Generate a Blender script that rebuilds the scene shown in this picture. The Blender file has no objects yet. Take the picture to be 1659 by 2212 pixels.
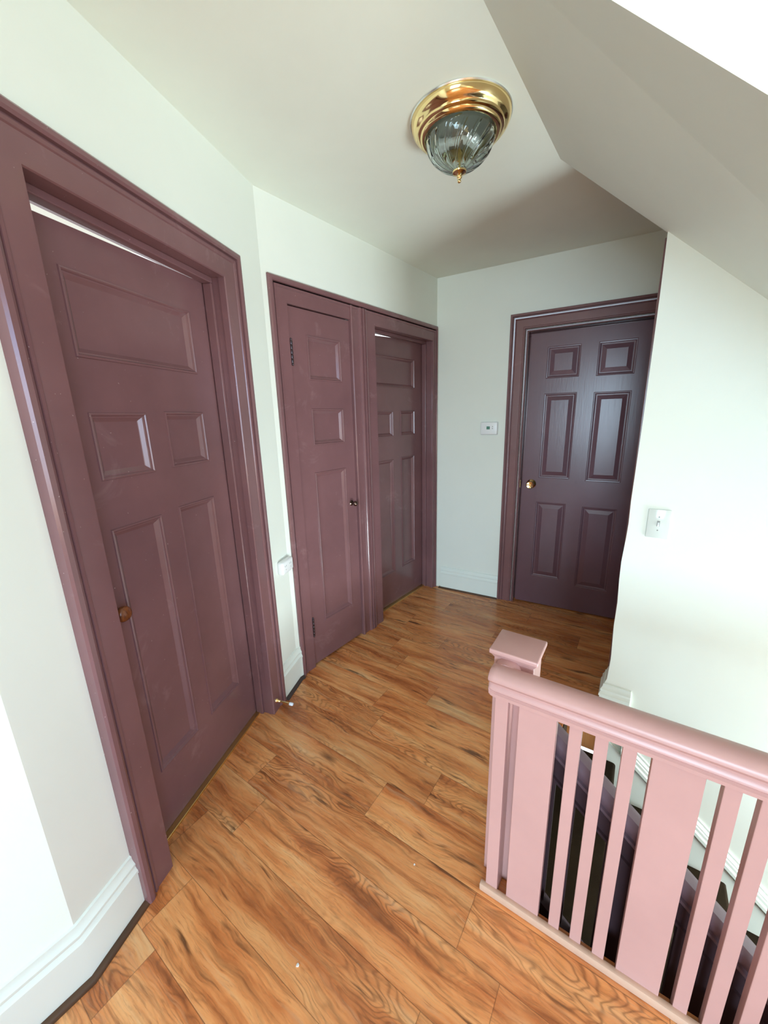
import bpy, bmesh, math, random
from mathutils import Vector, Matrix
random.seed(7)
V = Vector
scene = bpy.context.scene
COL = scene.collection

# ------------------------------------------------------------------ camera
CAM_Z = 1.487
RM = ((0.78383602, 0.62041291, -0.02624712),      # right
      (0.13032717, -0.20568919, -0.96990040),     # down
      (-0.60713748, 0.75682216, -0.24208325))     # forward
cam_data = bpy.data.cameras.new('camera')
cam = bpy.data.objects.new('camera', cam_data)
COL.objects.link(cam)
r, d, f = (V(x) for x in RM)
cam.matrix_world = Matrix(((r.x, -d.x, -f.x, 0), (r.y, -d.y, -f.y, 0), (r.z, -d.z, -f.z, CAM_Z), (0, 0, 0, 1)))
cam_data.sensor_fit = 'HORIZONTAL'
cam_data.sensor_width = 36.0
cam_data.lens = 820.578 / 1659.0 * 36.0
cam_data.clip_start = 0.02
scene.camera = cam

# ------------------------------------------------------------------ world, light, exposure
H = 2.4796
vs = scene.view_settings
vs.view_transform = 'Standard'; vs.look = 'None'; vs.gamma = 1.0; vs.use_curve_mapping = False
vs.exposure = 0.03
world = bpy.data.worlds.new('sky'); scene.world = world
world.use_nodes = True
bg = world.node_tree.nodes['Background']
bg.inputs['Color'].default_value = (0.93, 0.96, 1.0, 1)
bg.inputs['Strength'].default_value = 1.6
WIN = dict(x0=0.0, x1=1.9, y=-4.3, z0=0.5, z1=2.3)

def area(name, loc, direction, sx, sy, energy, color, spread=180):
    l = bpy.data.lights.new(name, 'AREA'); l.shape = 'RECTANGLE'; l.size = sx; l.size_y = sy
    l.energy = energy; l.color = color; l.spread = math.radians(spread)
    o = bpy.data.objects.new(name, l); COL.objects.link(o)
    o.location = loc
    o.rotation_euler = V(direction).to_track_quat('-Z', 'Z').to_euler()
    return o
_c = ((WIN['x0'] + WIN['x1']) / 2, WIN['y'] - 0.05, (WIN['z0'] + WIN['z1']) / 2)
_s = (WIN['x1'] - WIN['x0'] - 0.1, WIN['z1'] - WIN['z0'] - 0.1)
area('window_skylight', _c, (-0.15, 1, -0.42), *_s, 84, (0.56, 0.81, 1.00), 95)          # sky falling in downwards
area('window_groundlight', _c, (-0.15, 1, 0.70), *_s, 6, (1.00, 0.92, 0.67), 150)     # light thrown up off the ground
FILL_OPENING = dict(y0=-1.8, y1=0.2, x=2.15, z0=0.8, z1=2.15)  # unseen opening added on the right for fill light
_c2 = (FILL_OPENING['x'] + 0.05, (FILL_OPENING['y0'] + FILL_OPENING['y1']) / 2, (FILL_OPENING['z0'] + FILL_OPENING['z1']) / 2)
area('side_fill_cool', _c2, (-1, 0.10, -0.30), 1.9, 1.25, 28, (0.16, 0.50, 1.00), 105)  # added cool fill that brightens the left walls
WIN3 = dict(y0=1.05, y1=1.85, x=2.15, z0=-1.3, z1=0.2)
_c3 = (WIN3['x'] + 0.05, 1.45, -0.55)
area('stair_window_daylight', _c3, (-1, 0.0, 0.35), 0.72, 1.42, 132, (0.80, 0.95, 1.00), 160)
area('side_fill_warm', _c2, (-1, 0.10, 0.75), 1.9, 1.25, 29, (1.00, 0.68, 0.24), 160)  # added warm fill from the same unseen opening

# ------------------------------------------------------------------ frames measured in the room
class Frame:
    def __init__(s, o, t, n): s.o, s.t, s.n = V((*o, 0)), V((*t, 0)), V((*n, 0))
    def p(s, a, n, z): return s.o + s.t * a + s.n * n + V((0, 0, z))
FA = Frame((-1.62150618, 0), (0, 1), (1, 0))
FB = Frame((-1.62150618, 1.18859538), (0.42471466, -0.90532727), (0.90532727, 0.42471466))
FW = Frame((-1.62150618, 2.73781244), (0.98846827, 0.15142813), (0.15142813, -0.98846827))
FG = Frame((-0.33458077, 0.88041599), (0.99707633, 0.07641204), (0.07641204, -0.99707633))
FS = Frame((-0.16366461, 1.90976309), (0.99707633, 0.07641204), (0.07641204, -0.99707633))
_a, _b = FB.p(0, -0.012, 0), FB.p(1.267, -0.036, 0)
_t = (_b - _a).normalized()
FBW = Frame((_a.x, _a.y), (_t.x, _t.y), (-_t.y, _t.x))
WA, WW = -0.012, -0.012           # wall faces behind the casing faces
CX, CY = _b.x, _b.y               # convex corner left of door 1
FN = Frame((CX, CY), (0, -1), (1, 0))   # wall piece nearest the camera

# ------------------------------------------------------------------ materials
def new_mat(name):
    m = bpy.data.materials.new(name); m.use_nodes = True
    nt = m.node_tree; b = nt.nodes['Principled BSDF']
    return m, nt, b
def sset(b, **k):
    for n, v in k.items():
        b.inputs[n.replace('_', ' ')].default_value = v
def noise(nt, scale, detail=3, rough=0.5, vec=None, dist=0.0):
    n = nt.nodes.new('ShaderNodeTexNoise')
    n.inputs['Scale'].default_value = scale; n.inputs['Detail'].default_value = detail
    n.inputs['Roughness'].default_value = rough; n.inputs['Distortion'].default_value = dist
    if vec is not None: nt.links.new(vec, n.inputs['Vector'])
    return n
def objcoord(nt):
    return nt.nodes.new('ShaderNodeTexCoord').outputs['Object']
def bump(nt, b, h, strength, dist=0.002):
    n = nt.nodes.new('ShaderNodeBump'); n.inputs['Strength'].default_value = strength
    n.inputs['Distance'].default_value = dist
    nt.links.new(h, n.inputs['Height']); nt.links.new(n.outputs['Normal'], b.inputs['Normal'])
def math_node(nt, op, a, b=None, c=None):
    n = nt.nodes.new('ShaderNodeMath'); n.operation = op
    for i, x in enumerate((a, b, c)):
        if x is None: continue
        if isinstance(x, (int, float)): n.inputs[i].default_value = x
        else: nt.links.new(x, n.inputs[i])
    return n.outputs[0]
def ramp(nt, fac, stops):
    n = nt.nodes.new('ShaderNodeValToRGB'); e = n.color_ramp.elements
    e[0].position, e[0].color = stops[0][0], (*stops[0][1], 1)
    e[1].position, e[1].color = stops[-1][0], (*stops[-1][1], 1)
    for p, c in stops[1:-1]:
        k = e.new(p); k.color = (*c, 1)
    nt.links.new(fac, n.inputs['Fac']); return n.outputs['Color']
def mixc(nt, fac, a, b, mode='MIX'):
    n = nt.nodes.new('ShaderNodeMix'); n.data_type = 'RGBA'; n.blend_type = mode
    for i, x in ((0, fac), (6, a), (7, b)):
        if isinstance(x, (int, float)): n.inputs[i].default_value = x
        elif isinstance(x, tuple): n.inputs[i].default_value = (*x, 1)
        else: nt.links.new(x, n.inputs[i])
    return n.outputs[2]

def ramp_fac(nt, x, lo, hi):
    n = nt.nodes.new('ShaderNodeMapRange'); n.clamp = True
    n.inputs['From Min'].default_value = lo; n.inputs['From Max'].default_value = hi
    nt.links.new(x, n.inputs['Value']); return n.outputs['Result']
def paint(name, col, rough, var=0.06, bumpk=0.08, bscale=60, grain=False, spec=0.5, scuff=False):
    m, nt, b = new_mat(name)
    v = objcoord(nt)
    n = noise(nt, 3.0, 4, 0.6, v)
    dark = tuple(c * (1 - var) for c in col); light = tuple(min(1, c * (1 + var)) for c in col)
    c = ramp(nt, n.outputs['Fac'], [(0.3, dark), (0.7, light)])
    if scuff:        # rubbed patches and small knocks in the old paint
        s1 = noise(nt, 4.5, 5, 0.7, v, 0.6); s2 = noise(nt, 140.0, 2, 0.5, v)
        c = mixc(nt, math_node(nt, 'MULTIPLY', ramp_fac(nt, s1.outputs['Fac'], 0.60, 0.72), 0.22), c, (0.42, 0.27, 0.27))
        c = mixc(nt, math_node(nt, 'MULTIPLY', ramp_fac(nt, s2.outputs['Fac'], 0.755, 0.78), 0.7), c, (0.55, 0.42, 0.40))
    nt.links.new(c, b.inputs['Base Color'])
    sset(b, Roughness=rough); b.inputs['Specular IOR Level'].default_value = spec
    if grain:
        mp = nt.nodes.new('ShaderNodeMapping'); mp.inputs['Scale'].default_value = (60, 60, 5)
        nt.links.new(v, mp.inputs['Vector'])
        g = noise(nt, 1.0, 4, 0.6, mp.outputs['Vector'], 1.5)
        bump(nt, b, g.outputs['Fac'], bumpk * 3, 0.0012)
    else:
        g = noise(nt, bscale, 3, 0.6, v)
        bump(nt, b, g.outputs['Fac'], bumpk, 0.002)
    return m
M_WALL = paint('wall_paint', (0.835, 0.87, 0.785), 0.55, 0.015, 0.10, 40)
M_CEIL = paint('ceiling_paint', (0.85, 0.895, 0.80), 0.8, 0.02, 0.10, 30)
M_TRIM = paint('white_trim_paint', (0.825, 0.875, 0.80), 0.35, 0.015, 0.05, 30)
M_PURPLE = paint('plum_brown_paint', (0.205, 0.099, 0.103), 0.20, 0.10, 0.05, 90, scuff=True)
M_PURPLE_GRAIN = paint('plum_paint_on_grained_door', (0.15, 0.075, 0.095), 0.27, 0.08, 0.08, 90, True)
M_RAIL_LIT = paint('lit_railing_paint', (0.56, 0.315, 0.290), 0.33, 0.06, 0.06, 90)  # plum paint lightened; strong window light is put into the colour
M_BANISTER_SHADED = paint('shaded_banister_paint', (0.130, 0.080, 0.098), 0.5, 0.06, 0.05, 90, spec=0.3)  # shaded copy of the railing paint, darkened in its colour
M_BANISTER_SHADOW = paint('shadowed_stair_paint', (0.055, 0.030, 0.036), 0.75, 0.15, 0.05, 90, spec=0.15)  # darker still: shadow around the stair balusters put into the colour
M_CARPET = paint('brown_carpet', (0.045, 0.030, 0.018), 0.95, 0.5, 0.9, 300, spec=0.1)
M_QROUND = paint('dark_wood_moulding', (0.085, 0.040, 0.020), 0.4, 0.4, 0.08, 60)
M_RAW = paint('worn_pink_strip', (0.62, 0.40, 0.29), 0.6, 0.15, 0.1, 60)
M_DARKJOIST_SHADE = paint('dark_board_and_shade', (0.05, 0.032, 0.028), 0.7, 0.3, 0.1, 60)
M_PLASTIC = paint('white_plastic', (0.90, 0.91, 0.90), 0.3, 0.0, 0.0)
M_SLOT = paint('grey_slot', (0.25, 0.26, 0.25), 0.5, 0.0, 0.0)
M_LCD = paint('green_lcd', (0.10, 0.26, 0.20), 0.2, 0.1, 0.0)
M_RUBBER = paint('pale_rubber_tip', (0.80, 0.84, 0.9), 0.5, 0.0, 0.0)
M_PLATE = paint('greyish_switch_plate', (0.72, 0.76, 0.71), 0.12, 0.02, 0.0)

def metal(name, col, rough):
    m, nt, b = new_mat(name)
    sset(b, Metallic=1.0, Roughness=rough, Base_Color=(*col, 1))
    n = noise(nt, 25, 2, 0.5, objcoord(nt))
    nt.links.new(math_node(nt, 'MULTIPLY_ADD', n.outputs['Fac'], 0.06, rough - 0.03), b.inputs['Roughness'])
    return m
M_BRASS = metal('polished_brass', (0.93, 0.72, 0.36), 0.10)
M_BRASSDULL = metal('dull_brass', (0.80, 0.62, 0.26), 0.3)
M_BRONZE = metal('dark_bronze', (0.16, 0.11, 0.09), 0.25)
M_STEEL = metal('worn_steel', (0.10, 0.08, 0.09), 0.3)
M_SILVER = metal('silver_rim', (0.85, 0.86, 0.85), 0.25)
M_PAN = paint('canopy_inside', (0.30, 0.32, 0.29), 0.6, 0.05, 0.0)

def glass_mat():
    m, nt, b = new_mat('ribbed_glass')
    sset(b, Base_Color=(0.80, 0.88, 0.86, 1), Roughness=0.0, IOR=1.5)
    b.inputs['Transmission Weight'].default_value = 1.0
    return m
M_GLASS = glass_mat()
def bulb_mat():
    m, nt, b = new_mat('frosted_bulb')
    sset(b, Base_Color=(0.85, 0.85, 0.82, 1), Roughness=0.25)
    return m
M_BULB = bulb_mat()

def wood_knob():
    m, nt, b = new_mat('varnished_knob_wood')
    v = objcoord(nt); mp = nt.nodes.new('ShaderNodeMapping'); mp.inputs['Scale'].default_value = (80, 80, 20)
    nt.links.new(v, mp.inputs['Vector'])
    n = noise(nt, 1, 3, 0.6, mp.outputs['Vector'], 1)
    nt.links.new(ramp(nt, n.outputs['Fac'], [(0.35, (0.10, 0.025, 0.008)), (0.65, (0.26, 0.075, 0.02))]), b.inputs['Base Color'])
    sset(b, Roughness=0.25); return m
M_KNOBWOOD = wood_knob()

def floor_mat():
    m, nt, b = new_mat('plank_floor')
    L = nt.links
    v = objcoord(nt)
    mp = nt.nodes.new('ShaderNodeMapping'); mp.vector_type = 'TEXTURE'
    mp.inputs['Rotation'].default_value = (0, 0, 0.0765)
    L.new(v, mp.inputs['Vector'])
    sp = nt.nodes.new('ShaderNodeSeparateXYZ'); L.new(mp.outputs['Vector'], sp.inputs[0])
    u, w = sp.outputs['X'], sp.outputs['Y']
    vr = math_node(nt, 'DIVIDE', math_node(nt, 'SUBTRACT', w, 0.56), 0.16)
    row = math_node(nt, 'FLOOR', vr)
    wn = nt.nodes.new('ShaderNodeTexWhiteNoise'); wn.noise_dimensions = '1D'; L.new(row, wn.inputs['W'])
    ur = math_node(nt, 'DIVIDE', math_node(nt, 'ADD', math_node(nt, 'MULTIPLY', wn.outputs['Value'], 1.9), u), 0.95)
    pl = math_node(nt, 'FLOOR', ur)
    cid = nt.nodes.new('ShaderNodeCombineXYZ'); L.new(row, cid.inputs[0]); L.new(pl, cid.inputs[1])
    wn2 = nt.nodes.new('ShaderNodeTexWhiteNoise'); wn2.noise_dimensions = '3D'; L.new(cid.outputs[0], wn2.inputs['Vector'])
    sc = nt.nodes.new('ShaderNodeSeparateColor'); L.new(wn2.outputs['Color'], sc.inputs[0])
    # plank-local coordinates, each plank with its own piece of timber
    pu = math_node(nt, 'MULTIPLY_ADD', sc.outputs[0], 17.0, u)
    pw = math_node(nt, 'MULTIPLY_ADD', sc.outputs[1], 11.0, w)
    pc = nt.nodes.new('ShaderNodeCombineXYZ'); L.new(pu, pc.inputs[0]); L.new(pw, pc.inputs[1])
    def mapped(sx, sy, src=None):
        q = nt.nodes.new('ShaderNodeMapping'); q.inputs['Scale'].default_value = (sx, sy, 1)
        L.new(src or pc.outputs[0], q.inputs['Vector']); return q.outputs['Vector']
    warp = noise(nt, 1.0, 3, 0.55, mapped(2.6, 5.5))
    wv = nt.nodes.new('ShaderNodeVectorMath'); wv.operation = 'SCALE'
    ws = nt.nodes.new('ShaderNodeVectorMath'); ws.operation = 'SUBTRACT'; ws.inputs[1].default_value = (0.5, 0.5, 0.5)
    L.new(warp.outputs['Color'], ws.inputs[0]); L.new(ws.outputs[0], wv.inputs[0]); wv.inputs['Scale'].default_value = 0.085
    wa = nt.nodes.new('ShaderNodeVectorMath'); wa.operation = 'ADD'; L.new(pc.outputs[0], wa.inputs[0]); L.new(wv.outputs[0], wa.inputs[1])
    wc = wa.outputs[0]
    big = noise(nt, 1.0, 3, 0.5, mapped(1.6, 6.0, wc))
    rings = math_node(nt, 'SINE', math_node(nt, 'MULTIPLY', big.outputs['Fac'], 210.0))
    ringmask = math_node(nt, 'POWER', math_node(nt, 'MULTIPLY_ADD', rings, 0.5, 0.5), 3.0)
    zone = noise(nt, 1.0, 2, 0.5, mapped(1.1, 4.5, wc))                # where the figured grain shows
    blot = noise(nt, 1.0, 5, 0.62, mapped(1.5, 12.0, wc))
    pores = noise(nt, 1.0, 5, 0.7, mapped(14.0, 170.0, wc))
    streak = noise(nt, 1.0, 4, 0.6, mapped(2.2, 46.0, wc))
    crack = noise(nt, 1.0, 3, 0.6, mapped(3.0, 26.0, wc))
    base = ramp(nt, blot.outputs['Fac'], [(0.28, (0.27, 0.072, 0.021)), (0.41, (0.60, 0.192, 0.058)), (0.50, (0.77, 0.300, 0.102)), (0.61, (0.85, 0.400, 0.155)), (0.76, (0.91, 0.560, 0.280))])
    tone = ramp(nt, sc.outputs[2], [(0.0, (0.86, 0.83, 0.80)), (0.5, (1.0, 1.0, 1.0)), (1.0, (1.08, 1.07, 1.05))])
    c = mixc(nt, 1.0, base, tone, 'MULTIPLY')
    c = mixc(nt, math_node(nt, 'MULTIPLY', ringmask, math_node(nt, 'MULTIPLY', ramp_fac(nt, zone.outputs['Fac'], 0.46, 0.62), 0.50)), c, (0.085, 0.026, 0.010))
    c = mixc(nt, math_node(nt, 'MULTIPLY', ramp_fac(nt, streak.outputs['Fac'], 0.50, 0.72), 0.58), c, (0.16, 0.050, 0.017))
    c = mixc(nt, math_node(nt, 'MULTIPLY', ramp_fac(nt, streak.outputs['Fac'], 0.44, 0.28), 0.40), c, (0.72, 0.44, 0.24))
    c = mixc(nt, math_node(nt, 'MULTIPLY', ramp_fac(nt, pores.outputs['Fac'], 0.52, 0.70), 0.50), c, (0.15, 0.048, 0.017))
    c = mixc(nt, math_node(nt, 'MULTIPLY', ramp_fac(nt, crack.outputs['Fac'], 0.61, 0.70), 0.75), c, (0.060, 0.024, 0.012))
    # knots
    vo = nt.nodes.new('ShaderNodeTexVoronoi'); vo.inputs['Scale'].default_value = 1.0; vo.inputs['Randomness'].default_value = 1.0
    L.new(mapped(1.3, 3.2, wc), vo.inputs['Vector'])
    kn = ramp_fac(nt, vo.outputs['Distance'], 0.075, 0.015)
    c = mixc(nt, math_node(nt, 'MULTIPLY', kn, 0.8), c, (0.050, 0.022, 0.012))
    # seams
    fv = math_node(nt, 'FRACT', vr); fu = math_node(nt, 'FRACT', ur)
    ev = math_node(nt, 'MULTIPLY', math_node(nt, 'MINIMUM', fv, math_node(nt, 'SUBTRACT', 1.0, fv)), 0.16)
    eu = math_node(nt, 'MULTIPLY', math_node(nt, 'MINIMUM', fu, math_node(nt, 'SUBTRACT', 1.0, fu)), 0.95)
    edge = math_node(nt, 'MINIMUM', ev, eu)
    seam = ramp_fac(nt, edge, 0.0016, 0.0004)
    c = mixc(nt, math_node(nt, 'MULTIPLY', seam, 0.5), c, (0.06, 0.022, 0.01))
    L.new(c, b.inputs['Base Color'])
    L.new(math_node(nt, 'MULTIPLY_ADD', pores.outputs['Fac'], 0.16, 0.19), b.inputs['Roughness'])
    h = math_node(nt, 'SUBTRACT', math_node(nt, 'MULTIPLY', pores.outputs['Fac'], 0.15), seam)
    bump(nt, b, h, 0.25, 0.001)
    return m
M_FLOOR = floor_mat()

# ------------------------------------------------------------------ mesh helpers
class MB:
    """collects shapes (in room coordinates) that become ONE mesh"""
    def __init__(s): s.bm = bmesh.new()
    def hexa(s, pts, bev=0.0, seg=2):
        """8 points: bottom ring 0-3, top ring 4-7"""
        b = s.bm; vs = [b.verts.new(p) for p in pts]
        fs = [b.faces.new([vs[i] for i in q]) for q in ((0, 1, 2, 3), (7, 6, 5, 4), (0, 4, 5, 1), (1, 5, 6, 2), (2, 6, 7, 3), (3, 7, 4, 0))]
        if bev:
            es = list({e for f in fs for e in f.edges})
            bmesh.ops.bevel(b, geom=es, offset=bev, segments=seg, affect='EDGES', profile=0.5)
        return s
    def box(s, F, a0, a1, n0, n1, z0, z1, bev=0.0, seg=2):
        return s.hexa([F.p(a0, n0, z0), F.p(a1, n0, z0), F.p(a1, n1, z0), F.p(a0, n1, z0),
                       F.p(a0, n0, z1), F.p(a1, n0, z1), F.p(a1, n1, z1), F.p(a0, n1, z1)], bev, seg)
    def prism(s, base, top):
        """two matching rings of points, capped"""
        b = s.bm; n = len(base)
        v0 = [b.verts.new(p) for p in base]; v1 = [b.verts.new(p) for p in top]
        b.faces.new(v0[::-1]); b.faces.new(v1)
        for i in range(n):
            b.faces.new((v0[i], v0[(i + 1) % n], v1[(i + 1) % n], v1[i]))
        return s
    def loft(s, rings, closed_ring=True, caps=True):
        b = s.bm; R = [[b.verts.new(p) for p in ring] for ring in rings]
        n = len(rings[0])
        for k in range(len(R) - 1):
            for i in range(n if closed_ring else n - 1):
                j = (i + 1) % n
                b.faces.new((R[k][i], R[k][j], R[k + 1][j], R[k + 1][i]))
        if caps:
            b.faces.new(R[0][::-1]); b.faces.new(R[-1])
        return s
    def lathe(s, c, ax, prof, seg=40, caps=True):
        """prof: (radius, distance along ax)"""
        c, ax = V(c), V(ax).normalized()
        e1 = ax.orthogonal().normalized(); e2 = ax.cross(e1)
        rings = []
        for rr, dd in prof:
            rr = max(rr, 1e-4)
            rings.append([c + ax * dd + e1 * (rr * math.cos(2 * math.pi * i / seg)) + e2 * (rr * math.sin(2 * math.pi * i / seg)) for i in range(seg)])
        return s.loft(rings, True, caps)
    def build(s, name, mat, parent=None, smooth=False, angle=40):
        bmesh.ops.recalc_face_normals(s.bm, faces=s.bm.faces)
        me = bpy.data.meshes.new(name); s.bm.to_mesh(me); s.bm.free()
        me.materials.append(mat)
        if smooth:
            me.shade_smooth(); me.set_sharp_from_angle(angle=math.radians(angle))
        o = bpy.data.objects.new(name, me); COL.objects.link(o)
        if parent: adopt(o, parent)
        return o
def world_loc(o):
    v = V((0, 0, 0))
    while o:
        v += o.location; o = o.parent
    return v
def adopt(o, parent):
    o.parent = parent
    root = parent
    off = V((0, 0, 0)); q = parent
    while q:
        if q.type == 'EMPTY': off += q.location
        q = q.parent
    o.matrix_parent_inverse = Matrix.Translation(-off) if parent.type == 'EMPTY' else Matrix.Identity(4)
def thing(name, label, cat, loc, group=None, kind=None):
    o = bpy.data.objects.new(name, None); o.empty_display_size = 0.1
    COL.objects.link(o); o.location = loc
    return tag(o, label, cat, group, kind)
def tag(o, label, cat=None, group=None, kind=None):
    o['label'] = label
    if cat: o['category'] = cat
    if group: o['group'] = group
    if kind: o['kind'] = kind
    return o
def struct(o, label, cat): return tag(o, label, cat, None, 'structure')

# ------------------------------------------------------------------ room shell
def corner(f1, n1, f2, n2):
    a, b = f1.o + f1.n * n1, f2.o + f2.n * n2
    det = f1.t.x * -f2.t.y + f2.t.x * f1.t.y
    dx, dy = b.x - a.x, b.y - a.y
    k = (dx * -f2.t.y + f2.t.x * dy) / det
    return a + f1.t * k
P1 = corner(FA, WA, FBW, 0)              # concave corner between door 1 and the closet door
P2 = corner(FA, WA, FW, WW)              # far left corner
sA1, sA2 = P1.y, P2.y
TOPZ = 2.62

# floor: hall boards with the stairwell left open
m = MB()
m.box(FG, -2.4, 3.2, -0.030, 6.2, -0.22, 0)
m.box(FG, -2.4, 0.092, -4.0, -0.030, -0.22, 0)
m.box(FG, 0.092, 3.2, -4.0, -1.016, -0.22, 0)
struct(m.build('floor', M_FLOOR), 'orange brown wood plank floor of the landing', 'floor')
m = MB(); m.box(FG, -2.4, 3.2, -4.2, 6.2, H, H + 0.1)
struct(m.build('ceiling', M_CEIL), 'flat pale grey plaster ceiling above the landing', 'ceiling')

# left far wall with the closet door and the door beside it
m = MB()
T = 0.15
m.prism([P1, V((P1.x - T, P1.y - 0.05, 0)), FA.p(1.31, WA - T, 0), FA.p(1.31, WA, 0)],
        [p + V((0, 0, H + 0.02)) for p in (P1, V((P1.x - T, P1.y - 0.05, 0)), FA.p(1.31, WA - T, 0), FA.p(1.31, WA, 0))])
m.box(FA, 1.31, 1.775, WA - T, WA, 2.05, H + 0.02)
m.box(FA, 1.775, 1.985, WA - T, WA, 0, H + 0.02)
m.box(FA, 1.985, 2.712, WA - T, WA, 2.055, H + 0.02)
m.box(FA, 2.712, sA2 + 0.15, WA - T, WA, 0, H + 0.02)
struct(m.build('wall_left', M_WALL), 'pale green white wall holding the closet door and the door beside it', 'wall')
# angled wall with door 1
def bw(s): return (FB.p(s, 0, 0) - FBW.o).dot(FBW.t)
s0 = (P1 - FBW.o).dot(FBW.t); sC = (V((CX, CY, 0)) - FBW.o).dot(FBW.t)
m = MB()
m.box(FBW, s0, bw(0.270), -T, 0, 0, H + 0.02)
m.box(FBW, bw(0.270), bw(1.0), -T, 0, 2.050, H + 0.02)
m.box(FBW, bw(1.0), sC, -T, 0, 0, H + 0.02)
struct(m.build('wall_angled', M_WALL), 'pale angled wall around the large near panelled door', 'wall')
m = MB(); m.box(FN, 0.0, 4.5, -T, 0, 0, H + 0.02)
struct(m.build('wall_near_left', M_WALL), 'pale wall strip at the near left edge past the corner, bluish in daylight', 'wall')
# back wall
m = MB()
m.box(FW, -0.05, 0.655, WW - T, WW, 0, H + 0.02)
m.box(FW, 0.655, 1.445, WW - T, WW, 2.040, H + 0.02)
m.box(FW, 1.445, 4.2, WW - T, WW, 0, H + 0.02)
struct(m.build('wall_back', M_WALL), 'white end wall with the thermostat and the six panel door', 'wall')
# wall with the switch, its free end bulging a little
edge_prof = [(-3.0, 0.0), (0.0, -0.010), (0.20, -0.010), (0.22, -0.003), (0.33, 0.002), (0.51, -0.004), (0.63, -0.002), (0.74, -0.007), (0.83, -0.008),
             (0.94, -0.002), (1.01, 0.0), (1.11, -0.002), (1.46, 0.002), (1.90, 0.002), (2.12, 0.0), (H + 0.02, 0.0)]
m = MB()
outl = [(a, z) for z, a in edge_prof] + [(3.2, H + 0.02), (3.2, -3.0)]
m.prism([FS.p(a, -0.12, z) for a, z in outl], [FS.p(a, 0, z) for a, z in outl])
struct(m.build('wall_stairs', M_WALL), 'white stair wall with the light switch at its free end', 'wall')
# enclosure the photo does not show: wall behind the camera with its window, right wall, stairwell
y0 = WIN['y']
FX = Frame((0, y0), (1, 0), (0, 1))
m = MB()
m.box(FX, -1.4, WIN['x0'], -0.15, 0, 0, H + 0.02)
m.box(FX, WIN['x1'], 2.3, -0.15, 0, 0, H + 0.02)
m.box(FX, WIN['x0'], WIN['x1'], -0.15, 0, 0, WIN['z0'])
m.box(FX, WIN['x0'], WIN['x1'], -0.15, 0, WIN['z1'], H + 0.02)
struct(m.build('wall_window', M_WALL), 'pale wall behind the viewer holding the daylight window', 'wall')
m = MB()
cx = (WIN['x0'] + WIN['x1']) / 2
for a, b, z0, z1 in ((WIN['x0'], WIN['x0'] + 0.05, WIN['z0'], WIN['z1']), (WIN['x1'] - 0.05, WIN['x1'], WIN['z0'], WIN['z1']),
                     (WIN['x0'] + .05, WIN['x1'] - .05, WIN['z0'], WIN['z0'] + 0.05), (WIN['x0'] + .05, WIN['x1'] - .05, WIN['z1'] - 0.05, WIN['z1']),
                     (cx - 0.03, cx + 0.03, WIN['z0'] + .05, WIN['z1'] - .05)):
    m.box(FX, a, b, -0.10, -0.04, z0, z1)
struct(m.build('window_1', M_TRIM), 'white painted double window frame behind the viewer', 'window')
m = MB()
FR_ = Frame((2.15, 0), (0, 1), (-1, 0))
m.box(FR_, -4.45, FILL_OPENING['y0'], -0.15, 0, -3.0, H + 0.02)
m.box(FR_, FILL_OPENING['y1'], WIN3['y0'], -0.15, 0, -3.0, H + 0.02)
m.box(FR_, WIN3['y1'], 4.0, -0.15, 0, -3.0, H + 0.02)
m.box(FR_, WIN3['y0'], WIN3['y1'], -0.15, 0, -3.0, WIN3['z0'])
m.box(FR_, WIN3['y0'], WIN3['y1'], -0.15, 0, WIN3['z1'], H + 0.02)
m.box(FR_, FILL_OPENING['y0'], FILL_OPENING['y1'], -0.15, 0, -3.0, FILL_OPENING['z0'])
m.box(FR_, FILL_OPENING['y0'], FILL_OPENING['y1'], -0.15, 0, FILL_OPENING['z1'], H + 0.02)
struct(m.build('wall_right', M_WALL), 'pale wall closing the landing and stairwell on the right', 'wall')
m = MB()
for a, b, z0, z1 in ((-1.8, -1.75, .8, 2.15), (0.15, 0.2, .8, 2.15), (-1.75, 0.15, .8, .85), (-1.75, 0.15, 2.1, 2.15), (-.83, -.77, .85, 2.1)):
    m.box(FR_, a, b, -0.10, -0.04, z0, z1)
struct(m.build('window_fill', M_TRIM), 'unseen white window frame added in the right wall for the side fill light', 'window')  # frame added around the side fill lamps
m = MB()
for a, b, z0, z1 in ((1.05, 1.09, -1.3, .2), (1.81, 1.85, -1.3, .2), (1.09, 1.81, -1.3, -1.26), (1.09, 1.81, .16, .2), (1.09, 1.81, -.57, -.53)):
    m.box(FR_, a, b, -0.10, -0.04, z0, z1)
struct(m.build('window_3', M_TRIM), 'white painted window frame low in the stairwell wall', 'window')
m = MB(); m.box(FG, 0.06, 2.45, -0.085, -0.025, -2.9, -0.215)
struct(m.build('wall_stairwell_side', M_DARKJOIST_SHADE), 'dark boarded side of the stairwell under the landing edge', 'wall')
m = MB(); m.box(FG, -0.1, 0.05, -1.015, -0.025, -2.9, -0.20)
struct(m.build('wall_stairwell_end', M_DARKJOIST_SHADE), 'dark wall closing the stairwell under the top step', 'wall')
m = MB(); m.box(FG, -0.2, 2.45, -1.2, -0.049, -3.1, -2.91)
struct(m.build('floor_lower', M_DARKJOIST_SHADE), 'dark floor at the foot of the stairs', 'floor')
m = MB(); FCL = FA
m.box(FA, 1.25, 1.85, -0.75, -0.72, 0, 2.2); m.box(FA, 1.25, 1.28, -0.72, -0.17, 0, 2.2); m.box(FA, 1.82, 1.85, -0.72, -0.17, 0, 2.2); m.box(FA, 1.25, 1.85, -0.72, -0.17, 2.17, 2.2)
struct(m.build('wall_closet_blocker', M_DARKJOIST_SHADE), 'dark box added behind the narrow closet door to block light', 'wall')  # unseen box added to keep outside light out of the door gaps
m = MB()
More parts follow.
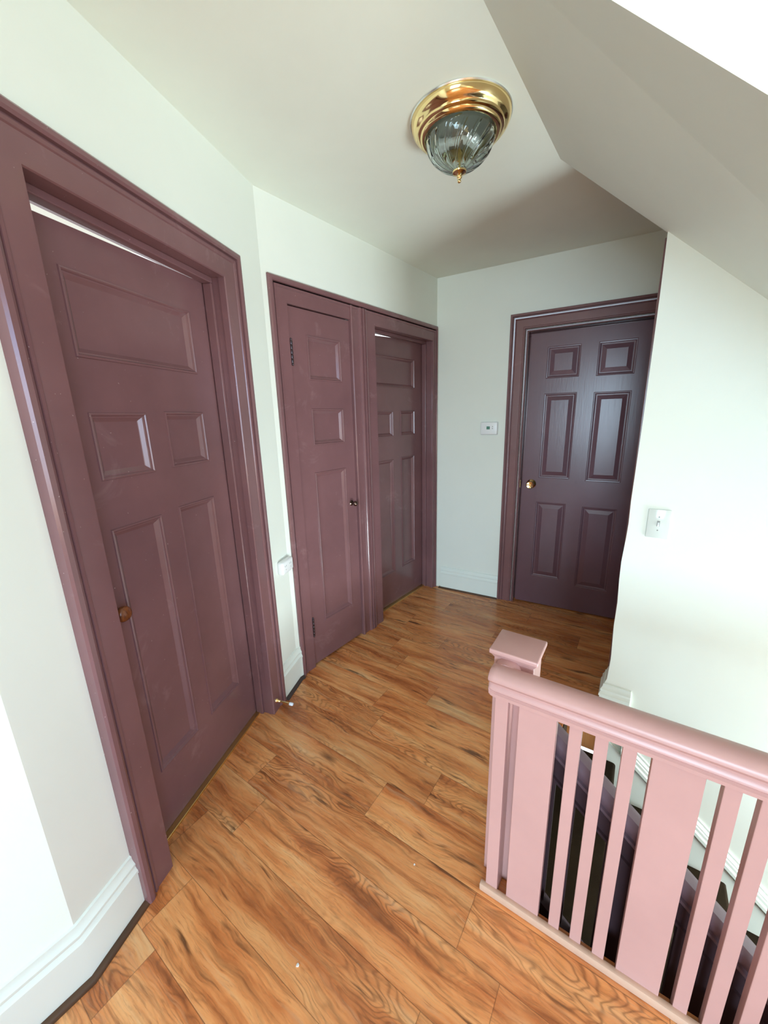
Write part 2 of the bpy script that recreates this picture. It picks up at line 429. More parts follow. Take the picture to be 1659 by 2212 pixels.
m.box(FW, 0.5, 1.6, -0.95, -0.92, -0.02, 2.2); m.box(FW, 0.5, 0.53, -0.92, -0.17, -0.02, 2.2); m.box(FW, 1.57, 1.6, -0.92, -0.17, -0.02, 2.2); m.box(FW, 0.5, 1.6, -0.92, -0.17, 2.17, 2.2)
struct(m.build('wall_back_blocker', M_DARKJOIST_SHADE), 'dark box added behind the six panel door to block light', 'wall')  # added dark enclosure, stops bright leaks around the far door
# boxed-in slope over the stairs
m = MB()
near = [(-0.202, H + 0.01), (2.6, H + 0.01), (2.6, 0.60), (1.4, 0.928), (-0.202, 2.4796)]
far = [(-0.146, H + 0.01), (2.6, H + 0.01), (2.6, 0.60), (1.4, 1.077), (-0.146, 2.4796)]
m.prism([FG.p(a, -1.03 if a < 0 else -1.03, z) for a, z in far], [FG.p(a, 0.0, z) for a, z in near])
o = m.build('ceiling_slope', M_WALL)
struct(o, 'sloping plaster underside boxed in over the stairwell', 'ceiling')

# ------------------------------------------------------------------ baseboards and floor mouldings
BB = [(0.0, 0.0), (0.016, 0.0), (0.016, 0.132), (0.020, 0.136), (0.020, 0.146), (0.016, 0.151), (0.013, 0.160), (0.015, 0.165), (0.015, 0.171),
      (0.010, 0.178), (0.006, 0.188), (0.006, 0.197), (0.0, 0.200)]
QR = [(0.016, 0.0)] + [(0.017 + 0.017 * math.cos(t), 0.0 + 0.017 * math.sin(t)) for t in [i * math.pi / 2 / 6 for i in range(7)]] + [(0.016, 0.017)]
QR = [(0.0165, 0.0)] + [(0.0165 + 0.016 * math.cos(i * math.pi / 12), 0.016 * math.sin(i * math.pi / 12)) for i in range(7)]
def strip(prof, stations, name, mat):
    """stations: list of functions (n, z) -> point"""
    m = MB(); m.loft([[st(n, z) for n, z in prof] for st in stations])
    return m.build(name, mat, None, True, 30)
def mitre(F1, sEnd, F2, sStart, n1=0, n2=0):
    def st(n, z):
        c = corner(F1, n1 + n, F2, n2 + n); return V((c.x, c.y, z))
    return st
def plain(F, s, n0=0.0): return lambda n, z: F.p(s, n0 + n, z)
sJ = bw(1.093)
o = strip(BB, [plain(FBW, sJ), mitre(FBW, 0, FN, 0), plain(FN, 4.3)], 'baseboard_near', M_TRIM)
struct(o, 'tall moulded white baseboard wrapping the near left corner', 'baseboard')
o = strip(QR, [plain(FBW, sJ), mitre(FBW, 0, FN, 0), plain(FN, 4.3)], 'trim_3', M_QROUND)
struct(o, 'dark wood quarter round under the near left baseboard', 'trim')
o = strip(BB, [plain(FA, 1.214, WA), mitre(FA, 0, FBW, 0, WA, 0), plain(FBW, bw(0.175))], 'baseboard_middle', M_TRIM)
struct(o, 'short white baseboard between the near door and the closet door', 'baseboard')
o = strip(QR, [plain(FA, 1.214, WA), mitre(FA, 0, FBW, 0, WA, 0), plain(FBW, bw(0.175))], 'trim_4', M_DARKJOIST_SHADE)
struct(o, 'floor moulding darkened as a shadow gap under the short baseboard between two doors', 'trim')  # near-black colour stands in for the shadow gap at the floor
o = strip(BB, [plain(FW, 0.045, WW), plain(FW, 0.540, WW)], 'baseboard_back', M_TRIM)
struct(o, 'white baseboard under the thermostat', 'baseboard')
o = strip([(n, z * 0.7) for n, z in QR], [plain(FW, 0.03, WW), plain(FW, 0.540, WW)], 'trim_5', M_QROUND)
struct(o, 'thin dark floor moulding along the end wall', 'trim')
FE = Frame((FS.p(-0.010, 0, 0).x, FS.p(-0.010, 0, 0).y), (-FS.n.x, -FS.n.y), (-FS.t.x, -FS.t.y))   # free end of the stair wall
o = strip([(n, z - 0.004) for n, z in BB], [plain(FE, 0.12), mitre(FE, 0, FS, 0), plain(FS, 0.100)], 'baseboard_right', M_TRIM)
struct(o, 'short white baseboard end around the corner of the stair wall', 'baseboard')
# sloping skirting beside the stairs
def skirt_top(s): return -0.118 - 0.865 * (s - 0.157)
SK = [(0.0, 0.0), (0.008, -0.002), (0.008, -0.012), (0.016, -0.022), (0.016, -0.030), (0.020, -0.034), (0.020, -0.048), (0.026, -0.054), (0.026, -0.070), (0.0, -0.075)]
m = MB()
m.loft([[FS.p(s, n, skirt_top(s) + z * 1.25) for n, z in SK] for s in (0.095, 2.3)])
m.loft([[FS.p(s, n, skirt_top(s) + z) for n, z in ((0.0, -0.10), (0.014, -0.10), (0.014, -0.45), (0.0, -0.45))] for s in (0.02, 2.3)])
struct(m.build('trim_6', M_TRIM, None, True, 30), 'white sloping skirting moulding running down beside the stairs', 'trim')

# ------------------------------------------------------------------ door casings
# profile: distance outward from the opening edge, height in front of the wall frame plane
def casing_prof(w, back, inner_bead=True):
    pr = [(0.0, back), (0.0, -0.014), (0.003, -0.010)]
    if inner_bead: pr += [(0.012, -0.0095), (w - 0.046, -0.010), (w - 0.043, -0.006), (w - 0.034, -0.004), (w - 0.031, -0.012)]
    pr += [(w - 0.026, -0.012), (w - 0.0255, 0.0), (w - 0.018, 0.004), (w - 0.006, 0.003), (w, -0.002), (w, back)]
    return pr
def frame_sweep(mb, F, a0, a1, zh, prof, sides='LTR', wl=1.0, wr=1.0, z0=0.0, dn=0.0):
    def ring(k):
        out = []
        for w, n in prof:
            n += dn
            out.append({0: F.p(a0 - w * wl, n, z0), 1: F.p(a0 - w * wl, n, zh + w), 2: F.p(a1 + w * wr, n, zh + w), 3: F.p(a1 + w * wr, n, z0)}[k])
        return out
    mb.loft([ring(k) for k in range(4)])
    return mb

def jamb(mb, F, a0, a1, zh, nf, nb):
    """lining of an opening, n from nf to nb"""
    t = 0.02; a0 -= 0.004; a1 += 0.004; zh += 0.004
    mb.box(F, a0 - t, a0, nb, nf, 0, zh + t)
    mb.box(F, a1, a1 + t, nb, nf, 0, zh + t)
    mb.box(F, a0, a1, nb, nf, zh, zh + t)
    return mb
def stop(mb, F, a0, a1, zh, nf, nb, t=0.012, zs=None):
    zs = zs if zs is not None else zh - t
    a0 -= 0.004; a1 += 0.004; zh += 0.004
    mb.box(F, a0, a0 + t, nb, nf, 0, zs, 0.003)
    mb.box(F, a1 - t, a1, nb, nf, 0, zs, 0.003)
    mb.box(F, a0, a1, nb, nf, zs, zh, 0.003)
    return mb

# near door
d1 = struct(thing('trim_1', 'plum brown casing and deep jamb of the large near door', 'door frame', FB.p(0.63, 0, 0)), 'plum brown casing and deep jamb of the large near door', 'door frame')
frame_sweep(MB(), FB, 0.285, 0.985, 2.036, casing_prof(0.112, -0.04), wl=1.0, wr=1.0).build('casing', M_PURPLE, d1, True, 30)
m = MB(); jamb(m, FB, 0.285, 0.985, 2.036, -0.012, -0.16)
m.build('jamb', M_PURPLE, d1)
stop(MB(), FB, 0.285, 0.985, 2.036, -0.070, -0.108, 0.013, 2.019).build('stop', M_PURPLE, d1)
# closet door and the door beside it share one mullion
d2 = struct(thing('trim_2', '', 'door frame', FA.p(2.0, 0, 0)), 'plum casing around the closet door and the deep door beside it', 'door frame')
W2 = 0.108
m = MB()
ZT = 2.040
pr = casing_prof(W2, -0.03)
def st_ring(a, sgn, z, top):
    return [FA.p(a + sgn * w, n, (z + w) if top else z) for w, n in pr]
# left leg, continuous head, narrow right leg
a_l, a_r = 1.322, 2.692
rings = [[FA.p(a_l - w, n, 0) for w, n in pr], [FA.p(a_l - w, n, ZT + w) for w, n in pr],
         [FA.p(a_r + w * 0.43, n, ZT + w) for w, n in pr], [FA.p(a_r + w * 0.43, n, 0) for w, n in pr]]
m.loft(rings)
m.build('casing', M_PURPLE, d2, True, 30)
m = MB()
MU = [(1.768, -0.03), (1.768, -0.004), (1.772, 0.0), (1.780, 0.0), (1.783, -0.010), (1.838, -0.010), (1.841, -0.003), (1.850, 0.002), (1.856, 0.002), (1.859, -0.006),
      (1.866, -0.006), (1.869, 0.004), (1.880, 0.004), (1.883, -0.006), (1.890, -0.006), (1.893, 0.002), (1.903, 0.0), (1.908, -0.010), (1.992, -0.010), (1.994, -0.014), (1.994, -0.03)]
m.loft([[FA.p(a, n, z) for a, n in MU] for z in (0, ZT + 0.075)])
m.build('mullion', M_PURPLE, d2, True, 30)
m = MB()
jamb(m, FA, 1.994, 2.692, ZT, -0.012, -0.17)
m.box(FA, 1.322 - 0.02, 1.322, -0.06, -0.012, 0, ZT); m.box(FA, 1.322, 1.768, -0.06, -0.012, ZT + 0.004, ZT + 0.02)
m.build('jamb', M_PURPLE, d2)
stop(MB(), FA, 1.994, 2.692, ZT, -0.075, -0.112, 0.012, 2.025).build('stop', M_PURPLE, d2)
# far door
d4 = struct(thing('trim_7', '', 'door frame', FW.p(1.05, 0, 0)), 'dark plum casing of the six panel door in the end wall', 'door frame')
pr4 = [(0.0, -0.03), (0.0, -0.018), (0.006, -0.006), (0.012, -0.005), (0.015, -0.012), (0.020, -0.012), (0.023, -0.004), (0.030, -0.004), (0.034, -0.008), (0.078, -0.006),
       (0.083, -0.009), (0.088, -0.002), (0.096, 0.0), (0.100, -0.010), (0.105, -0.010), (0.107, 0.001), (0.121, 0.001), (0.123, -0.004), (0.123, -0.03)]
frame_sweep(MB(), FW, 0.662, 1.436, 2.030, pr4, z0=-0.012).build('casing', M_PURPLE, d4, True, 30)
jamb(MB(), FW, 0.668, 1.430, 2.026, -0.014, -0.15).build('jamb', M_PURPLE, d4)
stop(MB(), FW, 0.668, 1.430, 2.026, -0.084, -0.100, 0.016).build('stop', M_PURPLE, d4)
# dark casing edge on the hall side of the stair wall
m = MB(); m.box(FS, -0.007, 0.09, -0.150, -0.121, 0, 2.14, 0.003)
struct(m.build('trim_8', M_PURPLE), 'dark casing board on the back of the stair wall end', 'trim')

# ------------------------------------------------------------------ doors
OGEE = [(0.0, 0.0), (0.0015, 0.004), (0.006, 0.005), (0.009, 0.002), (0.011, -0.002), (0.015, -0.003), (0.020, -0.0075), (0.025, -0.012), (0.027, -0.0135), (0.030, -0.0135)]
RAISED = [(0.0, 0.0), (0.003, -0.0025), (0.008, -0.003), (0.012, -0.0075), (0.017, -0.0085), (0.021, -0.0085), (0.046, -0.0015), (0.048, -0.0005)]
def slab(name, F, a0, a1, z0, ztop, nf, th, panels, prof, mat, parent, panel_label=None):
    """ztop: function of a.  panels: (a0,a1,z0,z1).  front face at nf with holes; every panel is a child mesh"""
    m = MB(); b = m.bm
    As = sorted({a0, a1, *[p[0] for p in panels], *[p[1] for p in panels]})
    Zs = sorted({z0, *[p[2] for p in panels], *[p[3] for p in panels]}) + [None]
    vd = {}
    def vv(i, k, n):
        if (i, k, n) not in vd:
            z = Zs[k] if Zs[k] is not None else ztop(As[i])
            vd[(i, k, n)] = b.verts.new(F.p(As[i], n, z))
        return vd[(i, k, n)]
    for i in range(len(As) - 1):
        for k in range(len(Zs) - 1):
            ca = (As[i] + As[i + 1]) / 2
            zt = Zs[k + 1] if Zs[k + 1] is not None else 99
            hole = any(p[0] < ca < p[1] and p[2] <= Zs[k] + 1e-6 and zt <= p[3] + 1e-6 for p in panels)
            if not hole: b.faces.new((vv(i, k, nf), vv(i + 1, k, nf), vv(i + 1, k + 1, nf), vv(i, k + 1, nf)))
    nb = nf - th; N, K = len(As) - 1, len(Zs) - 1
    c = [vv(0, 0, nb), vv(N, 0, nb), vv(N, K, nb), vv(0, K, nb)]
    b.faces.new(c[::-1])
    b.faces.new([vv(i, 0, nf) for i in range(N, -1, -1)] + [c[0], c[1]])
    b.faces.new([vv(i, K, nf) for i in range(0, N + 1)] + [c[2], c[3]])
    b.faces.new([vv(0, k, nf) for k in range(0, K + 1)] + [c[3], c[0]])
    b.faces.new([vv(N, k, nf) for k in range(K, -1, -1)] + [c[1], c[2]])
    so = m.build(name, mat, parent)
    for p in panels:
        m = MB(); b = m.bm; prev = None
        for ins, dn in prof:
            ring = [b.verts.new(F.p(a, nf + dn, z)) for a, z in ((p[0] + ins, p[2] + ins), (p[1] - ins, p[2] + ins), (p[1] - ins, p[3] - ins), (p[0] + ins, p[3] - ins))]
            if prev:
                for i in range(4): b.faces.new((prev[i], prev[(i + 1) % 4], ring[(i + 1) % 4], ring[i]))
            prev = ring
        b.faces.new(prev)
        m.build('panel', mat, so)
    return so
def knob(parent, F, a, z, nf, prof, mat, name='knob', seg=32, ax=None):
    m = MB(); m.lathe(F.p(a, nf, z), F.n, prof, seg)
    return m.build(name, mat, parent, True, 50)

D1 = struct(thing('door_1', '', 'door', FB.p(0.63, -0.112, 0)), 'large near brown panelled door with a wooden knob, in the angled wall', 'door')
s1 = slab('slab', FB, 0.2815, 0.9885, 0.010, lambda a: 2.022 if a < 0.35 else 2.022 - (a - 0.35) * 0.037, -0.112, 0.036,
     [(0.390, 0.872, 1.670, 1.897), (0.390, 0.592, 1.328, 1.526), (0.671, 0.872, 1.324, 1.522), (0.394, 0.597, 0.258, 1.182), (0.678, 0.876, 0.254, 1.174)], OGEE, M_PURPLE, D1)
knob(D1, FB, 0.928, 0.925, -0.112, [(0.0, 0.0), (0.022, 0.0), (0.022, 0.004), (0.011, 0.008), (0.010, 0.024), (0.019, 0.032), (0.024, 0.042), (0.0245, 0.050), (0.020, 0.057), (0.010, 0.060), (0.0, 0.061)], M_KNOBWOOD)
D2 = struct(thing('door_2', '', 'door', FA.p(1.55, 0, 0)), 'narrow plum closet door with three stacked panels and exposed hinges', 'door')
s2 = slab('slab', FA, 1.329, 1.766, 0.012, lambda a: 2.034, -0.021, 0.035,
     [(1.436, 1.686, 1.690, 1.915), (1.436, 1.684, 1.343, 1.543), (1.430, 1.680, 0.266, 1.192)], OGEE, M_PURPLE, D2)
kp = [(0.0, 0.0), (0.017, 0.0), (0.017, 0.003), (0.008, 0.007), (0.0065, 0.018), (0.012, 0.024), (0.0165, 0.032), (0.016, 0.040), (0.010, 0.046), (0.0, 0.048)]
knob(D2, FA, 1.718, 0.962, -0.021, kp, M_BRONZE)
for zc in (1.818, 0.270):
    m = MB()
    m.box(FA, 1.3295, 1.339, -0.0225, -0.0195, zc - 0.055, zc + 0.055)
    c = FA.p(1.3262, -0.0095, 0)
    for k in range(5):
        z0 = zc - 0.055 + k * 0.022
        m.lathe(V((c.x, c.y, z0 + 0.001)), (0, 0, 1), [(0.0058, 0.0), (0.0065, 0.002), (0.0065, 0.018), (0.0058, 0.020)], 16)
    for zz, s_ in ((zc + 0.056, 1), (zc - 0.056, -1)):
        m.lathe(V((c.x, c.y, zz)), (0, 0, s_), [(0.003, -0.002), (0.005, 0.001), (0.0055, 0.005), (0.003, 0.009), (0.0, 0.010)], 16)
    tag(m.build('hinge', M_STEEL, D2, True, 40), 'worn dark steel butt hinge')
D3 = struct(thing('door_3', '', 'door', FA.p(2.345, -0.115, 0)), 'five panel door set deep between the closet door and the far corner', 'door')
slab('slab', FA, 1.9905, 2.6955, 0.012, lambda a: 2.030 if a > 2.35 else 2.030 - (2.35 - a) * 0.06, -0.115, 0.036,
     [(2.105, 2.586, 1.694, 1.909), (2.110, 2.300, 1.346, 1.530), (2.392, 2.584, 1.346, 1.534), (2.105, 2.294, 0.271, 1.178), (2.392, 2.576, 0.276, 1.186)], OGEE, M_PURPLE, D3)
D4 = struct(thing('door_4', '', 'door', FW.p(1.05, -0.045, 0)), 'dark plum six panel door with a brass knob in the end wall', 'door')
slab('slab', FW, 0.679, 1.424, 0.010, lambda a: 2.016, -0.046, 0.035,
     [(0.790, 0.997, 1.718, 1.925), (1.098, 1.312, 1.714, 1.924), (0.789, 0.995, 1.021, 1.618), (1.097, 1.311, 1.012, 1.612), (0.785, 0.989, 0.238, 0.838), (1.096, 1.311, 0.208, 0.827)], RAISED, M_PURPLE_GRAIN, D4)
ko = knob(D4, FW, 0.742, 0.972, -0.046, [(0.0, 0.0), (0.033, 0.0), (0.034, 0.003), (0.030, 0.009), (0.016, 0.014), (0.013, 0.022), (0.014, 0.030), (0.024, 0.040), (0.0275, 0.050),
     (0.0275, 0.058), (0.023, 0.062), (0.010, 0.060), (0.009, 0.055), (0.0, 0.055)], M_BRASS, seg=40)
m = MB(); m.box(FW, 0.738, 0.746, 0.009, 0.0145, 0.969, 0.975, 0.001); m.build('key_cylinder', M_BRASSDULL, ko)
m = MB(); m.box(FW, 0.6655, 0.6685, -0.04, -0.016, 0.945, 1.0, 0.001); m.build('strike_plate', M_BRASSDULL, d4)

# thresholds
m = MB(); m.box(FB, 0.285, 0.985, -0.130, -0.088, -0.001, 0.009, 0.002)
tag(m.build('threshold_strip', M_BRASSDULL), 'brass threshold strip at the foot of the large near door', 'threshold')
m = MB(); m.box(FA, 1.994, 2.692, -0.135, -0.091, -0.001, 0.009, 0.002)
tag(m.build('threshold_strip', M_BRASSDULL), 'brass threshold strip at the foot of the deep far left door', 'threshold')

# ------------------------------------------------------------------ ceiling light
LC = V((-0.7685, 1.4395, H))
cl = thing('ceiling_light', 'brass flush ceiling light with a swirled ribbed glass dome', 'light', LC)
m = MB(); m.lathe(LC, (0, 0, -1), [(0.10, 0.0), (0.172, 0.0), (0.174, 0.003), (0.172, 0.006), (0.10, 0.007)], 72)
m.build('rim_plate', M_SILVER, cl, True, 40)
m = MB()
m.lathe(LC, (0, 0, -1), [(0.120, 0.004), (0.168, 0.006), (0.170, 0.009), (0.169, 0.014), (0.164, 0.024), (0.156, 0.032), (0.150, 0.035), (0.1485, 0.037), (0.147, 0.041), (0.142, 0.044), (0.1385, 0.045),
                         (0.1375, 0.047), (0.135, 0.051), (0.129, 0.054), (0.124, 0.0545), (0.1205, 0.052), (0.1195, 0.046), (0.120, 0.004)], 96, caps=False)
m.build('canopy', M_BRASS, cl, True, 35)
m = MB(); m.lathe(LC, (0, 0, -1), [(0.0, 0.008), (0.119, 0.008), (0.119, 0.014), (0.0, 0.014)], 48)
m.build('pan', M_PAN, cl)
# glass dome, ribs twisting towards the finial
def dome(inner):
    rings = []; NL, PER, NR = 15, 28, 44; NS = NL * PER
    for k in range(NR + 1):
        t = k / NR
        zz = 0.046 + 0.106 * t ** 0.95
        rr = 0.1165 * (0.13 + 0.87 * (1 - t ** 2.3) ** 0.80)
        g = min(1, rr / 0.1165 + 0.1)
        twist = -0.55 * t
        ring = []
        for i in range(NS):
            fr = (i % PER) / PER                     # 0..1 across one lobe
            h = abs(fr - 0.5) * 2                    # 0 mid lobe, 1 at the seam
            start = 0.06 + 0.10 * h ** 3             # every lobe begins as a small arch
            on = max(0.0, min(1.0, (t - start) / 0.05)); on = on * on * (3 - 2 * on)
            lobe = (1 - h ** 2.2) * 0.0075
            ridge = 0.0026 * (0.5 - 0.5 * math.cos((h - 0.58) / 0.42 * math.pi * 3)) if h > 0.58 else 0.0
            r2 = rr + on * g * (lobe + ridge - 0.004)
            if inner: r2 = rr - 0.0045 * g + on * g * (lobe * 0.25 - 0.001)
            th = 2 * math.pi * i / NS + twist
            ring.append(LC + V((r2 * math.cos(th), r2 * math.sin(th), -(zz - (0.004 if inner and t > 0.5 else 0)))))
        rings.append(ring)
    return rings
ro = dome(False); ri = dome(True)
m = MB(); m.loft(ro + ri[::-1] + [ro[0]], True, False)
bmesh.ops.remove_doubles(m.bm, verts=m.bm.verts, dist=1e-6)
m.build('glass_dome', M_GLASS, cl, True, 60)
m = MB()
m.lathe(LC, (0, 0, -1), [(0.0, 0.146), (0.021, 0.148), (0.0245, 0.152), (0.0235, 0.156), (0.017, 0.159), (0.0105, 0.162), (0.0075, 0.165), (0.0095, 0.168), (0.009, 0.171), (0.006, 0.173), (0.0052, 0.177),
                         (0.0066, 0.180), (0.0062, 0.183), (0.0035, 0.186), (0.0, 0.1865)], 32)
m.build('finial', M_BRASS, cl, True, 50)
for k, an in enumerate((0.6, 3.74)):
    dv = V((math.cos(an), math.sin(an), -0.25)).normalized()
    m = MB(); m.lathe(LC + V((0, 0, -0.052)) + dv * 0.012, dv, [(0.0, 0.0), (0.013, 0.0), (0.013, 0.018), (0.011, 0.020), (0.012, 0.024), (0.019, 0.036), (0.022, 0.046), (0.020, 0.057), (0.012, 0.065), (0.0, 0.068)], 24)
    tag(m.build('bulb', M_BULB, cl, True, 50), 'white frosted bulb behind the glass')
m = MB(); m.lathe(LC, (0, 0, -1), [(0.0, 0.014), (0.003, 0.014), (0.003, 0.150), (0.0, 0.150)], 16)
m.build('stem', M_BRASSDULL, cl, True, 50)

# ------------------------------------------------------------------ thermostat, switch, outlet, door stop
t = thing('thermostat', 'small white thermostat with a green screen on the end wall', 'thermostat', FW.p(0.422, WW, 1.383))
m = MB(); m.box(FW, 0.357, 0.487, WW, WW + 0.006, 1.336, 1.432, 0.004, 3); m.build('back_plate', M_PLASTIC, t, True, 40)
m = MB(); m.box(FW, 0.3585, 0.4855, WW + 0.005, WW + 0.027, 1.338, 1.430, 0.007, 3); m.build('cover', M_PLASTIC, t, True, 40)
m = MB(); m.box(FW, 0.405, 0.430, WW + 0.0262, WW + 0.0276, 1.377, 1.399, 0.0005); m.build('screen', M_LCD, t)
for z in (1.397, 1.383):
    m = MB(); m.box(FW, 0.4475, 0.4535, WW + 0.0262, WW + 0.0285, z - 0.003, z + 0.003, 0.0007); tag(m.build('button', M_SLOT, t), 'tiny grey button')
t = thing('light_switch', 'oversized white toggle switch plate on the stair wall', 'switch', FS.p(0.104, 0, 1.022))
m = MB(); m.box(FS, 0.065, 0.144, 0.0005, 0.006, 0.960, 1.084, 0.003, 2); m.build('plate', M_PLATE, t, True, 40)
m = MB(); m.box(FS, 0.0995, 0.1095, 0.004, 0.0072, 1.011, 1.035, 0.0005); m.build('toggle_slot', M_SLOT, t)
m = MB(); m.hexa([FS.p(0.1015, 0.006, 1.014), FS.p(0.1075, 0.006, 1.014), FS.p(0.1075, 0.013, 1.012), FS.p(0.1015, 0.013, 1.012),
                  FS.p(0.1015, 0.006, 1.030), FS.p(0.1075, 0.006, 1.030), FS.p(0.1075, 0.012, 1.020), FS.p(0.1015, 0.012, 1.020)]); m.build('toggle', M_PLASTIC, t)
for z in (1.052, 0.994):
    m = MB(); m.lathe(FS.p(0.1045, 0.0055, z), FS.n, [(0.0, 0.0), (0.003, 0.0), (0.0026, 0.0015), (0.0, 0.0018)], 16); m.build('screw', M_SLOT, t)
t = thing('wall_outlet', 'white box outlet mounted sideways on the wall beside the closet door casing', 'outlet', FB.p(0.05, -0.016, 0.735))
m = MB(); m.box(FB, -0.008, 0.108, -0.018, 0.020, 0.700, 0.772, 0.012, 3); m.build('box', M_PLASTIC, t, True, 40)
for a in (0.022, 0.072):
    m = MB()
    m.box(FB, a, a + 0.002, 0.0195, 0.0207, 0.742, 0.750); m.box(FB, a + 0.013, a + 0.015, 0.0195, 0.0207, 0.742, 0.750)
    m.box(FB, a + 0.006, a + 0.009, 0.0195, 0.0207, 0.725, 0.729)
    m.build('socket', M_SLOT, t)
t = thing('door_stop', 'brass door stop with a pale tip sticking out of the near door casing', 'door stop', FB.p(0.262, 0.0, 0.058))
m = MB(); m.lathe(FB.p(0.252, -0.011, 0.060), FB.n + V((0, 0, -0.10)), [(0.0, 0.0), (0.012, 0.0), (0.0115, 0.004), (0.007, 0.012), (0.0048, 0.026), (0.0042, 0.078), (0.0, 0.078)], 20); m.build('rod', M_BRASS, t, True, 50)
m = MB(); m.lathe(FB.p(0.252, -0.011, 0.060), FB.n + V((0, 0, -0.10)), [(0.0, 0.074), (0.007, 0.074), (0.0082, 0.078), (0.0082, 0.090), (0.0065, 0.095), (0.0, 0.096)], 20); m.build('tip', M_RUBBER, t, True, 50)

# ------------------------------------------------------------------ landing railing
rl = thing('stair_railing', 'plum landing railing lightened to look lit, with flat balusters and a square newel post', 'railing', FG.p(0, 0, 0))
# newel post
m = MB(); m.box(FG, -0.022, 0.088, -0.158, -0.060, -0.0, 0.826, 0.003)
nw = m.build('newel_post', M_RAIL_LIT, rl)
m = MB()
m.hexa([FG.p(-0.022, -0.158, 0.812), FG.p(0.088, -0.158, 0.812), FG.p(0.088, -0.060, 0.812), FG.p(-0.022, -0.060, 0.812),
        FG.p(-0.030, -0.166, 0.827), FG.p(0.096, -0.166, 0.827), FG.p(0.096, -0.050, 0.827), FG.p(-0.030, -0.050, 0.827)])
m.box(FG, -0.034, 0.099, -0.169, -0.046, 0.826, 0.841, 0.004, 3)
m.build('newel_cap', M_RAIL_LIT, nw, True, 40)
RAILP = [(-0.036, 0.732), (0.006, 0.732), (0.010, 0.735), (0.010, 0.744), (0.004, 0.748), (0.007, 0.752), (0.006, 0.758), (0.001, 0.765), (0.001, 0.772), (0.008, 0.777), (0.016, 0.782),
         (0.021, 0.790), (0.020, 0.799), (0.014, 0.807), (0.002, 0.814), (-0.016, 0.816), (-0.033, 0.813), (-0.044, 0.806), (-0.049, 0.798), (-0.049, 0.789), (-0.044, 0.781), (-0.036, 0.775)]
m = MB()
def railring(a, sh=0.0, dn=0.0, shrink=0.0):
    cn, cz = -0.02, 0.775
    return [FG.p(a, cn + (n - cn) * (1 - shrink) + dn, cz + (z - cz) * (1 - shrink)) for n, z in RAILP]
m.loft([railring(-0.016, shrink=0.30), railring(-0.013, shrink=0.12), railring(-0.006, shrink=0.03), railring(0.004), railring(2.05)])
# return into the newel post
RET = [(a, z) for a, z in [(-0.004, 0.772), (-0.012, 0.782), (-0.016, 0.792), (-0.012, 0.803), (-0.002, 0.812), (0.018, 0.8165), (0.038, 0.814), (0.050, 0.806), (0.055, 0.796), (0.053, 0.786), (0.044, 0.776)]]
m.loft([[FG.p(a, n, z) for a, z in RET] for n in (-0.030, -0.0605)])
m.build('handrail', M_RAIL_LIT, rl, True, 35)
m = MB(); m.box(FG, -0.012, 2.05, -0.006, 0.012, 0.0, 0.028, 0.004, 2)
tag(m.build('base_strip', M_RAW, rl, True, 40), 'worn pale pink strip along the floor')
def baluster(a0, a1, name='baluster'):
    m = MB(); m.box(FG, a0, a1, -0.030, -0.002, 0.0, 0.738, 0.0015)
    return m.build(name, M_RAIL_LIT, rl)
m = MB(); m.box(FG, 0.004, 0.040, -0.0605, -0.002, 0.0, 0.738, 0.0015); m.build('end_stile', M_RAIL_LIT, rl)
a = 0.0685
for rep in range(6):
    o_ = a + rep * 0.2945
    baluster(o_, o_ + 0.0945)
    for q in (0.1235, 0.1805, 0.2375):
        baluster(o_ + q, o_ + q + 0.0285)

# ------------------------------------------------------------------ stairs going down behind the railing
sc_ = thing('staircase', 'brown carpeted stairs descending behind the landing railing', 'stairs', FG.p(0.6, -0.55, -1.0))
NOSE0 = 0.092
def nose(k): return NOSE0 + 0.239 * k
m = MB(); m.box(FG, 0.088, 0.098, -1.0125, -0.133, -0.225, -0.012, 0.003); m.build('riser', M_CARPET, sc_)
for k in range(1, 9):
    z = -0.030 - 0.199 * k
    m = MB()
    m.box(FG, nose(k - 1) - 0.022, nose(k), -1.0125, -0.133, z - 0.62, z, 0.014, 3)
    m.build('step', M_CARPET, sc_, True, 40)
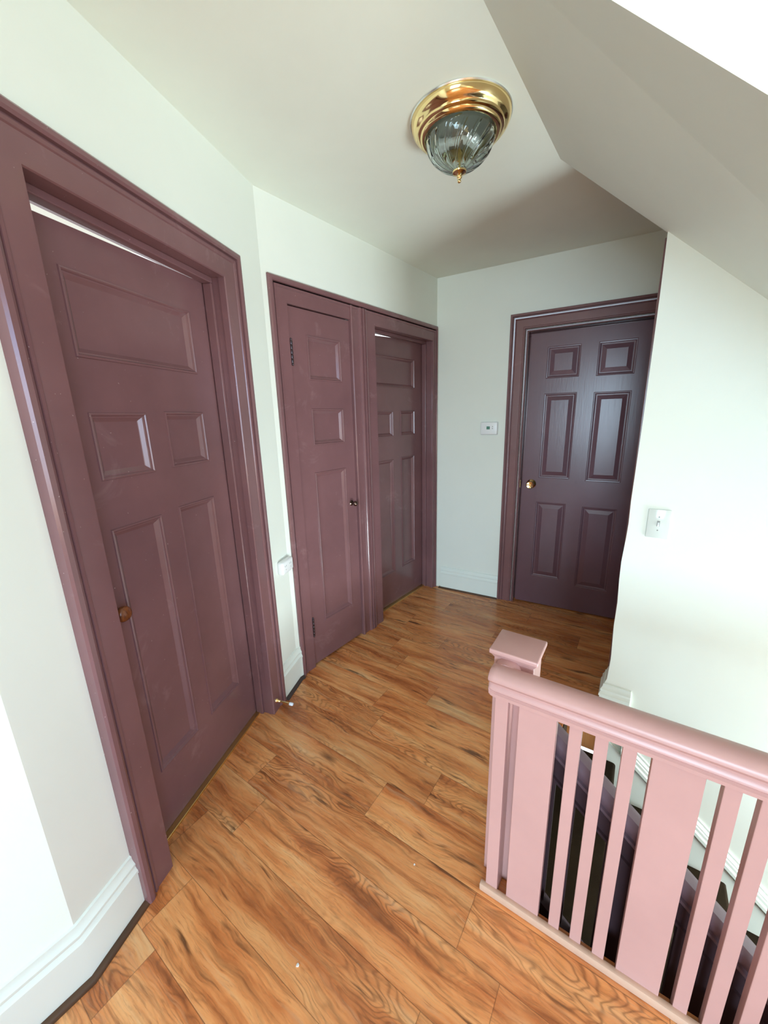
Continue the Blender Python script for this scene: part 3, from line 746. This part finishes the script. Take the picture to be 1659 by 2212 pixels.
# stair banister
br = thing('stair_banister', 'plum banister darkened to look shaded, sloping down beside the carpeted stairs', 'banister', FG.p(0.5, -0.11, 0))
SL = -0.86
def zr(s): return 0.616 + SL * (s - 0.154)
BP = [(-0.030, -0.075), (-0.020, -0.078), (0.010, -0.078), (0.016, -0.072), (0.016, -0.064), (0.010, -0.060), (0.012, -0.052), (0.026, -0.044), (0.032, -0.030), (0.030, -0.016), (0.020, -0.004), (0.0, 0.0),
      (-0.020, -0.004), (-0.032, -0.016), (-0.034, -0.030), (-0.028, -0.044), (-0.020, -0.052), (-0.020, -0.066)]
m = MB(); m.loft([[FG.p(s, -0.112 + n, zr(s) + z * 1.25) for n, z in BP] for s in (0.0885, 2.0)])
m.build('handrail', M_BANISTER_SHADED, br, True, 35)
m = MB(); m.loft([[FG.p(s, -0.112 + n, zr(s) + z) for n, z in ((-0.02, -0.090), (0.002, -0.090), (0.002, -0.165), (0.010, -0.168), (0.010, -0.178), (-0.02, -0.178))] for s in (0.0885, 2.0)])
m.build('subrail', M_BANISTER_SHADOW, br)
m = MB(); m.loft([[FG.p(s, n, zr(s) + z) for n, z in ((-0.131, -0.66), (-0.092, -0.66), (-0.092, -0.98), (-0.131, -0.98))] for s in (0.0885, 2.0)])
m.build('string_board', M_BANISTER_SHADOW, br)
a = 0.135
for rep in range(6):
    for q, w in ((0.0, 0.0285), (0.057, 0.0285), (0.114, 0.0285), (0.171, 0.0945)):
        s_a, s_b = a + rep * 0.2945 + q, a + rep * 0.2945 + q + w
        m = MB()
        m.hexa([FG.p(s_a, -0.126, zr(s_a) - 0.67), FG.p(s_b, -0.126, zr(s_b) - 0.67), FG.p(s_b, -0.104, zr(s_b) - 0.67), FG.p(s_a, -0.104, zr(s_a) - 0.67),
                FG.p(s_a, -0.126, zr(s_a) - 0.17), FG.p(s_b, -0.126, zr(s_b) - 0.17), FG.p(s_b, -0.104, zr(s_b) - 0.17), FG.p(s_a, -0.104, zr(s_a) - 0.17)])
        m.build('baluster', M_BANISTER_SHADOW, br)

# ------------------------------------------------------------------ crumbs of paint on the floor
for (x, y, rr, lab) in ((-0.672, 0.395, 0.006, 'white paint chip on the floor nearest the viewer'), (-0.55, 0.80, 0.0035, 'tiny pale paint chip on the floor beside the railing')):
    m = MB()
    pts = [V((x + rr * math.cos(i * 1.05) * random.uniform(0.6, 1.2), y + rr * math.sin(i * 1.05) * random.uniform(0.6, 1.2), 0.0002)) for i in range(6)]
    m.prism(pts, [p + V((0, 0, rr * random.uniform(0.2, 0.5))) for p in pts])
    tag(m.build('paint_chip', M_PLASTIC), lab, 'paint chip', 'paint chips on the floor')
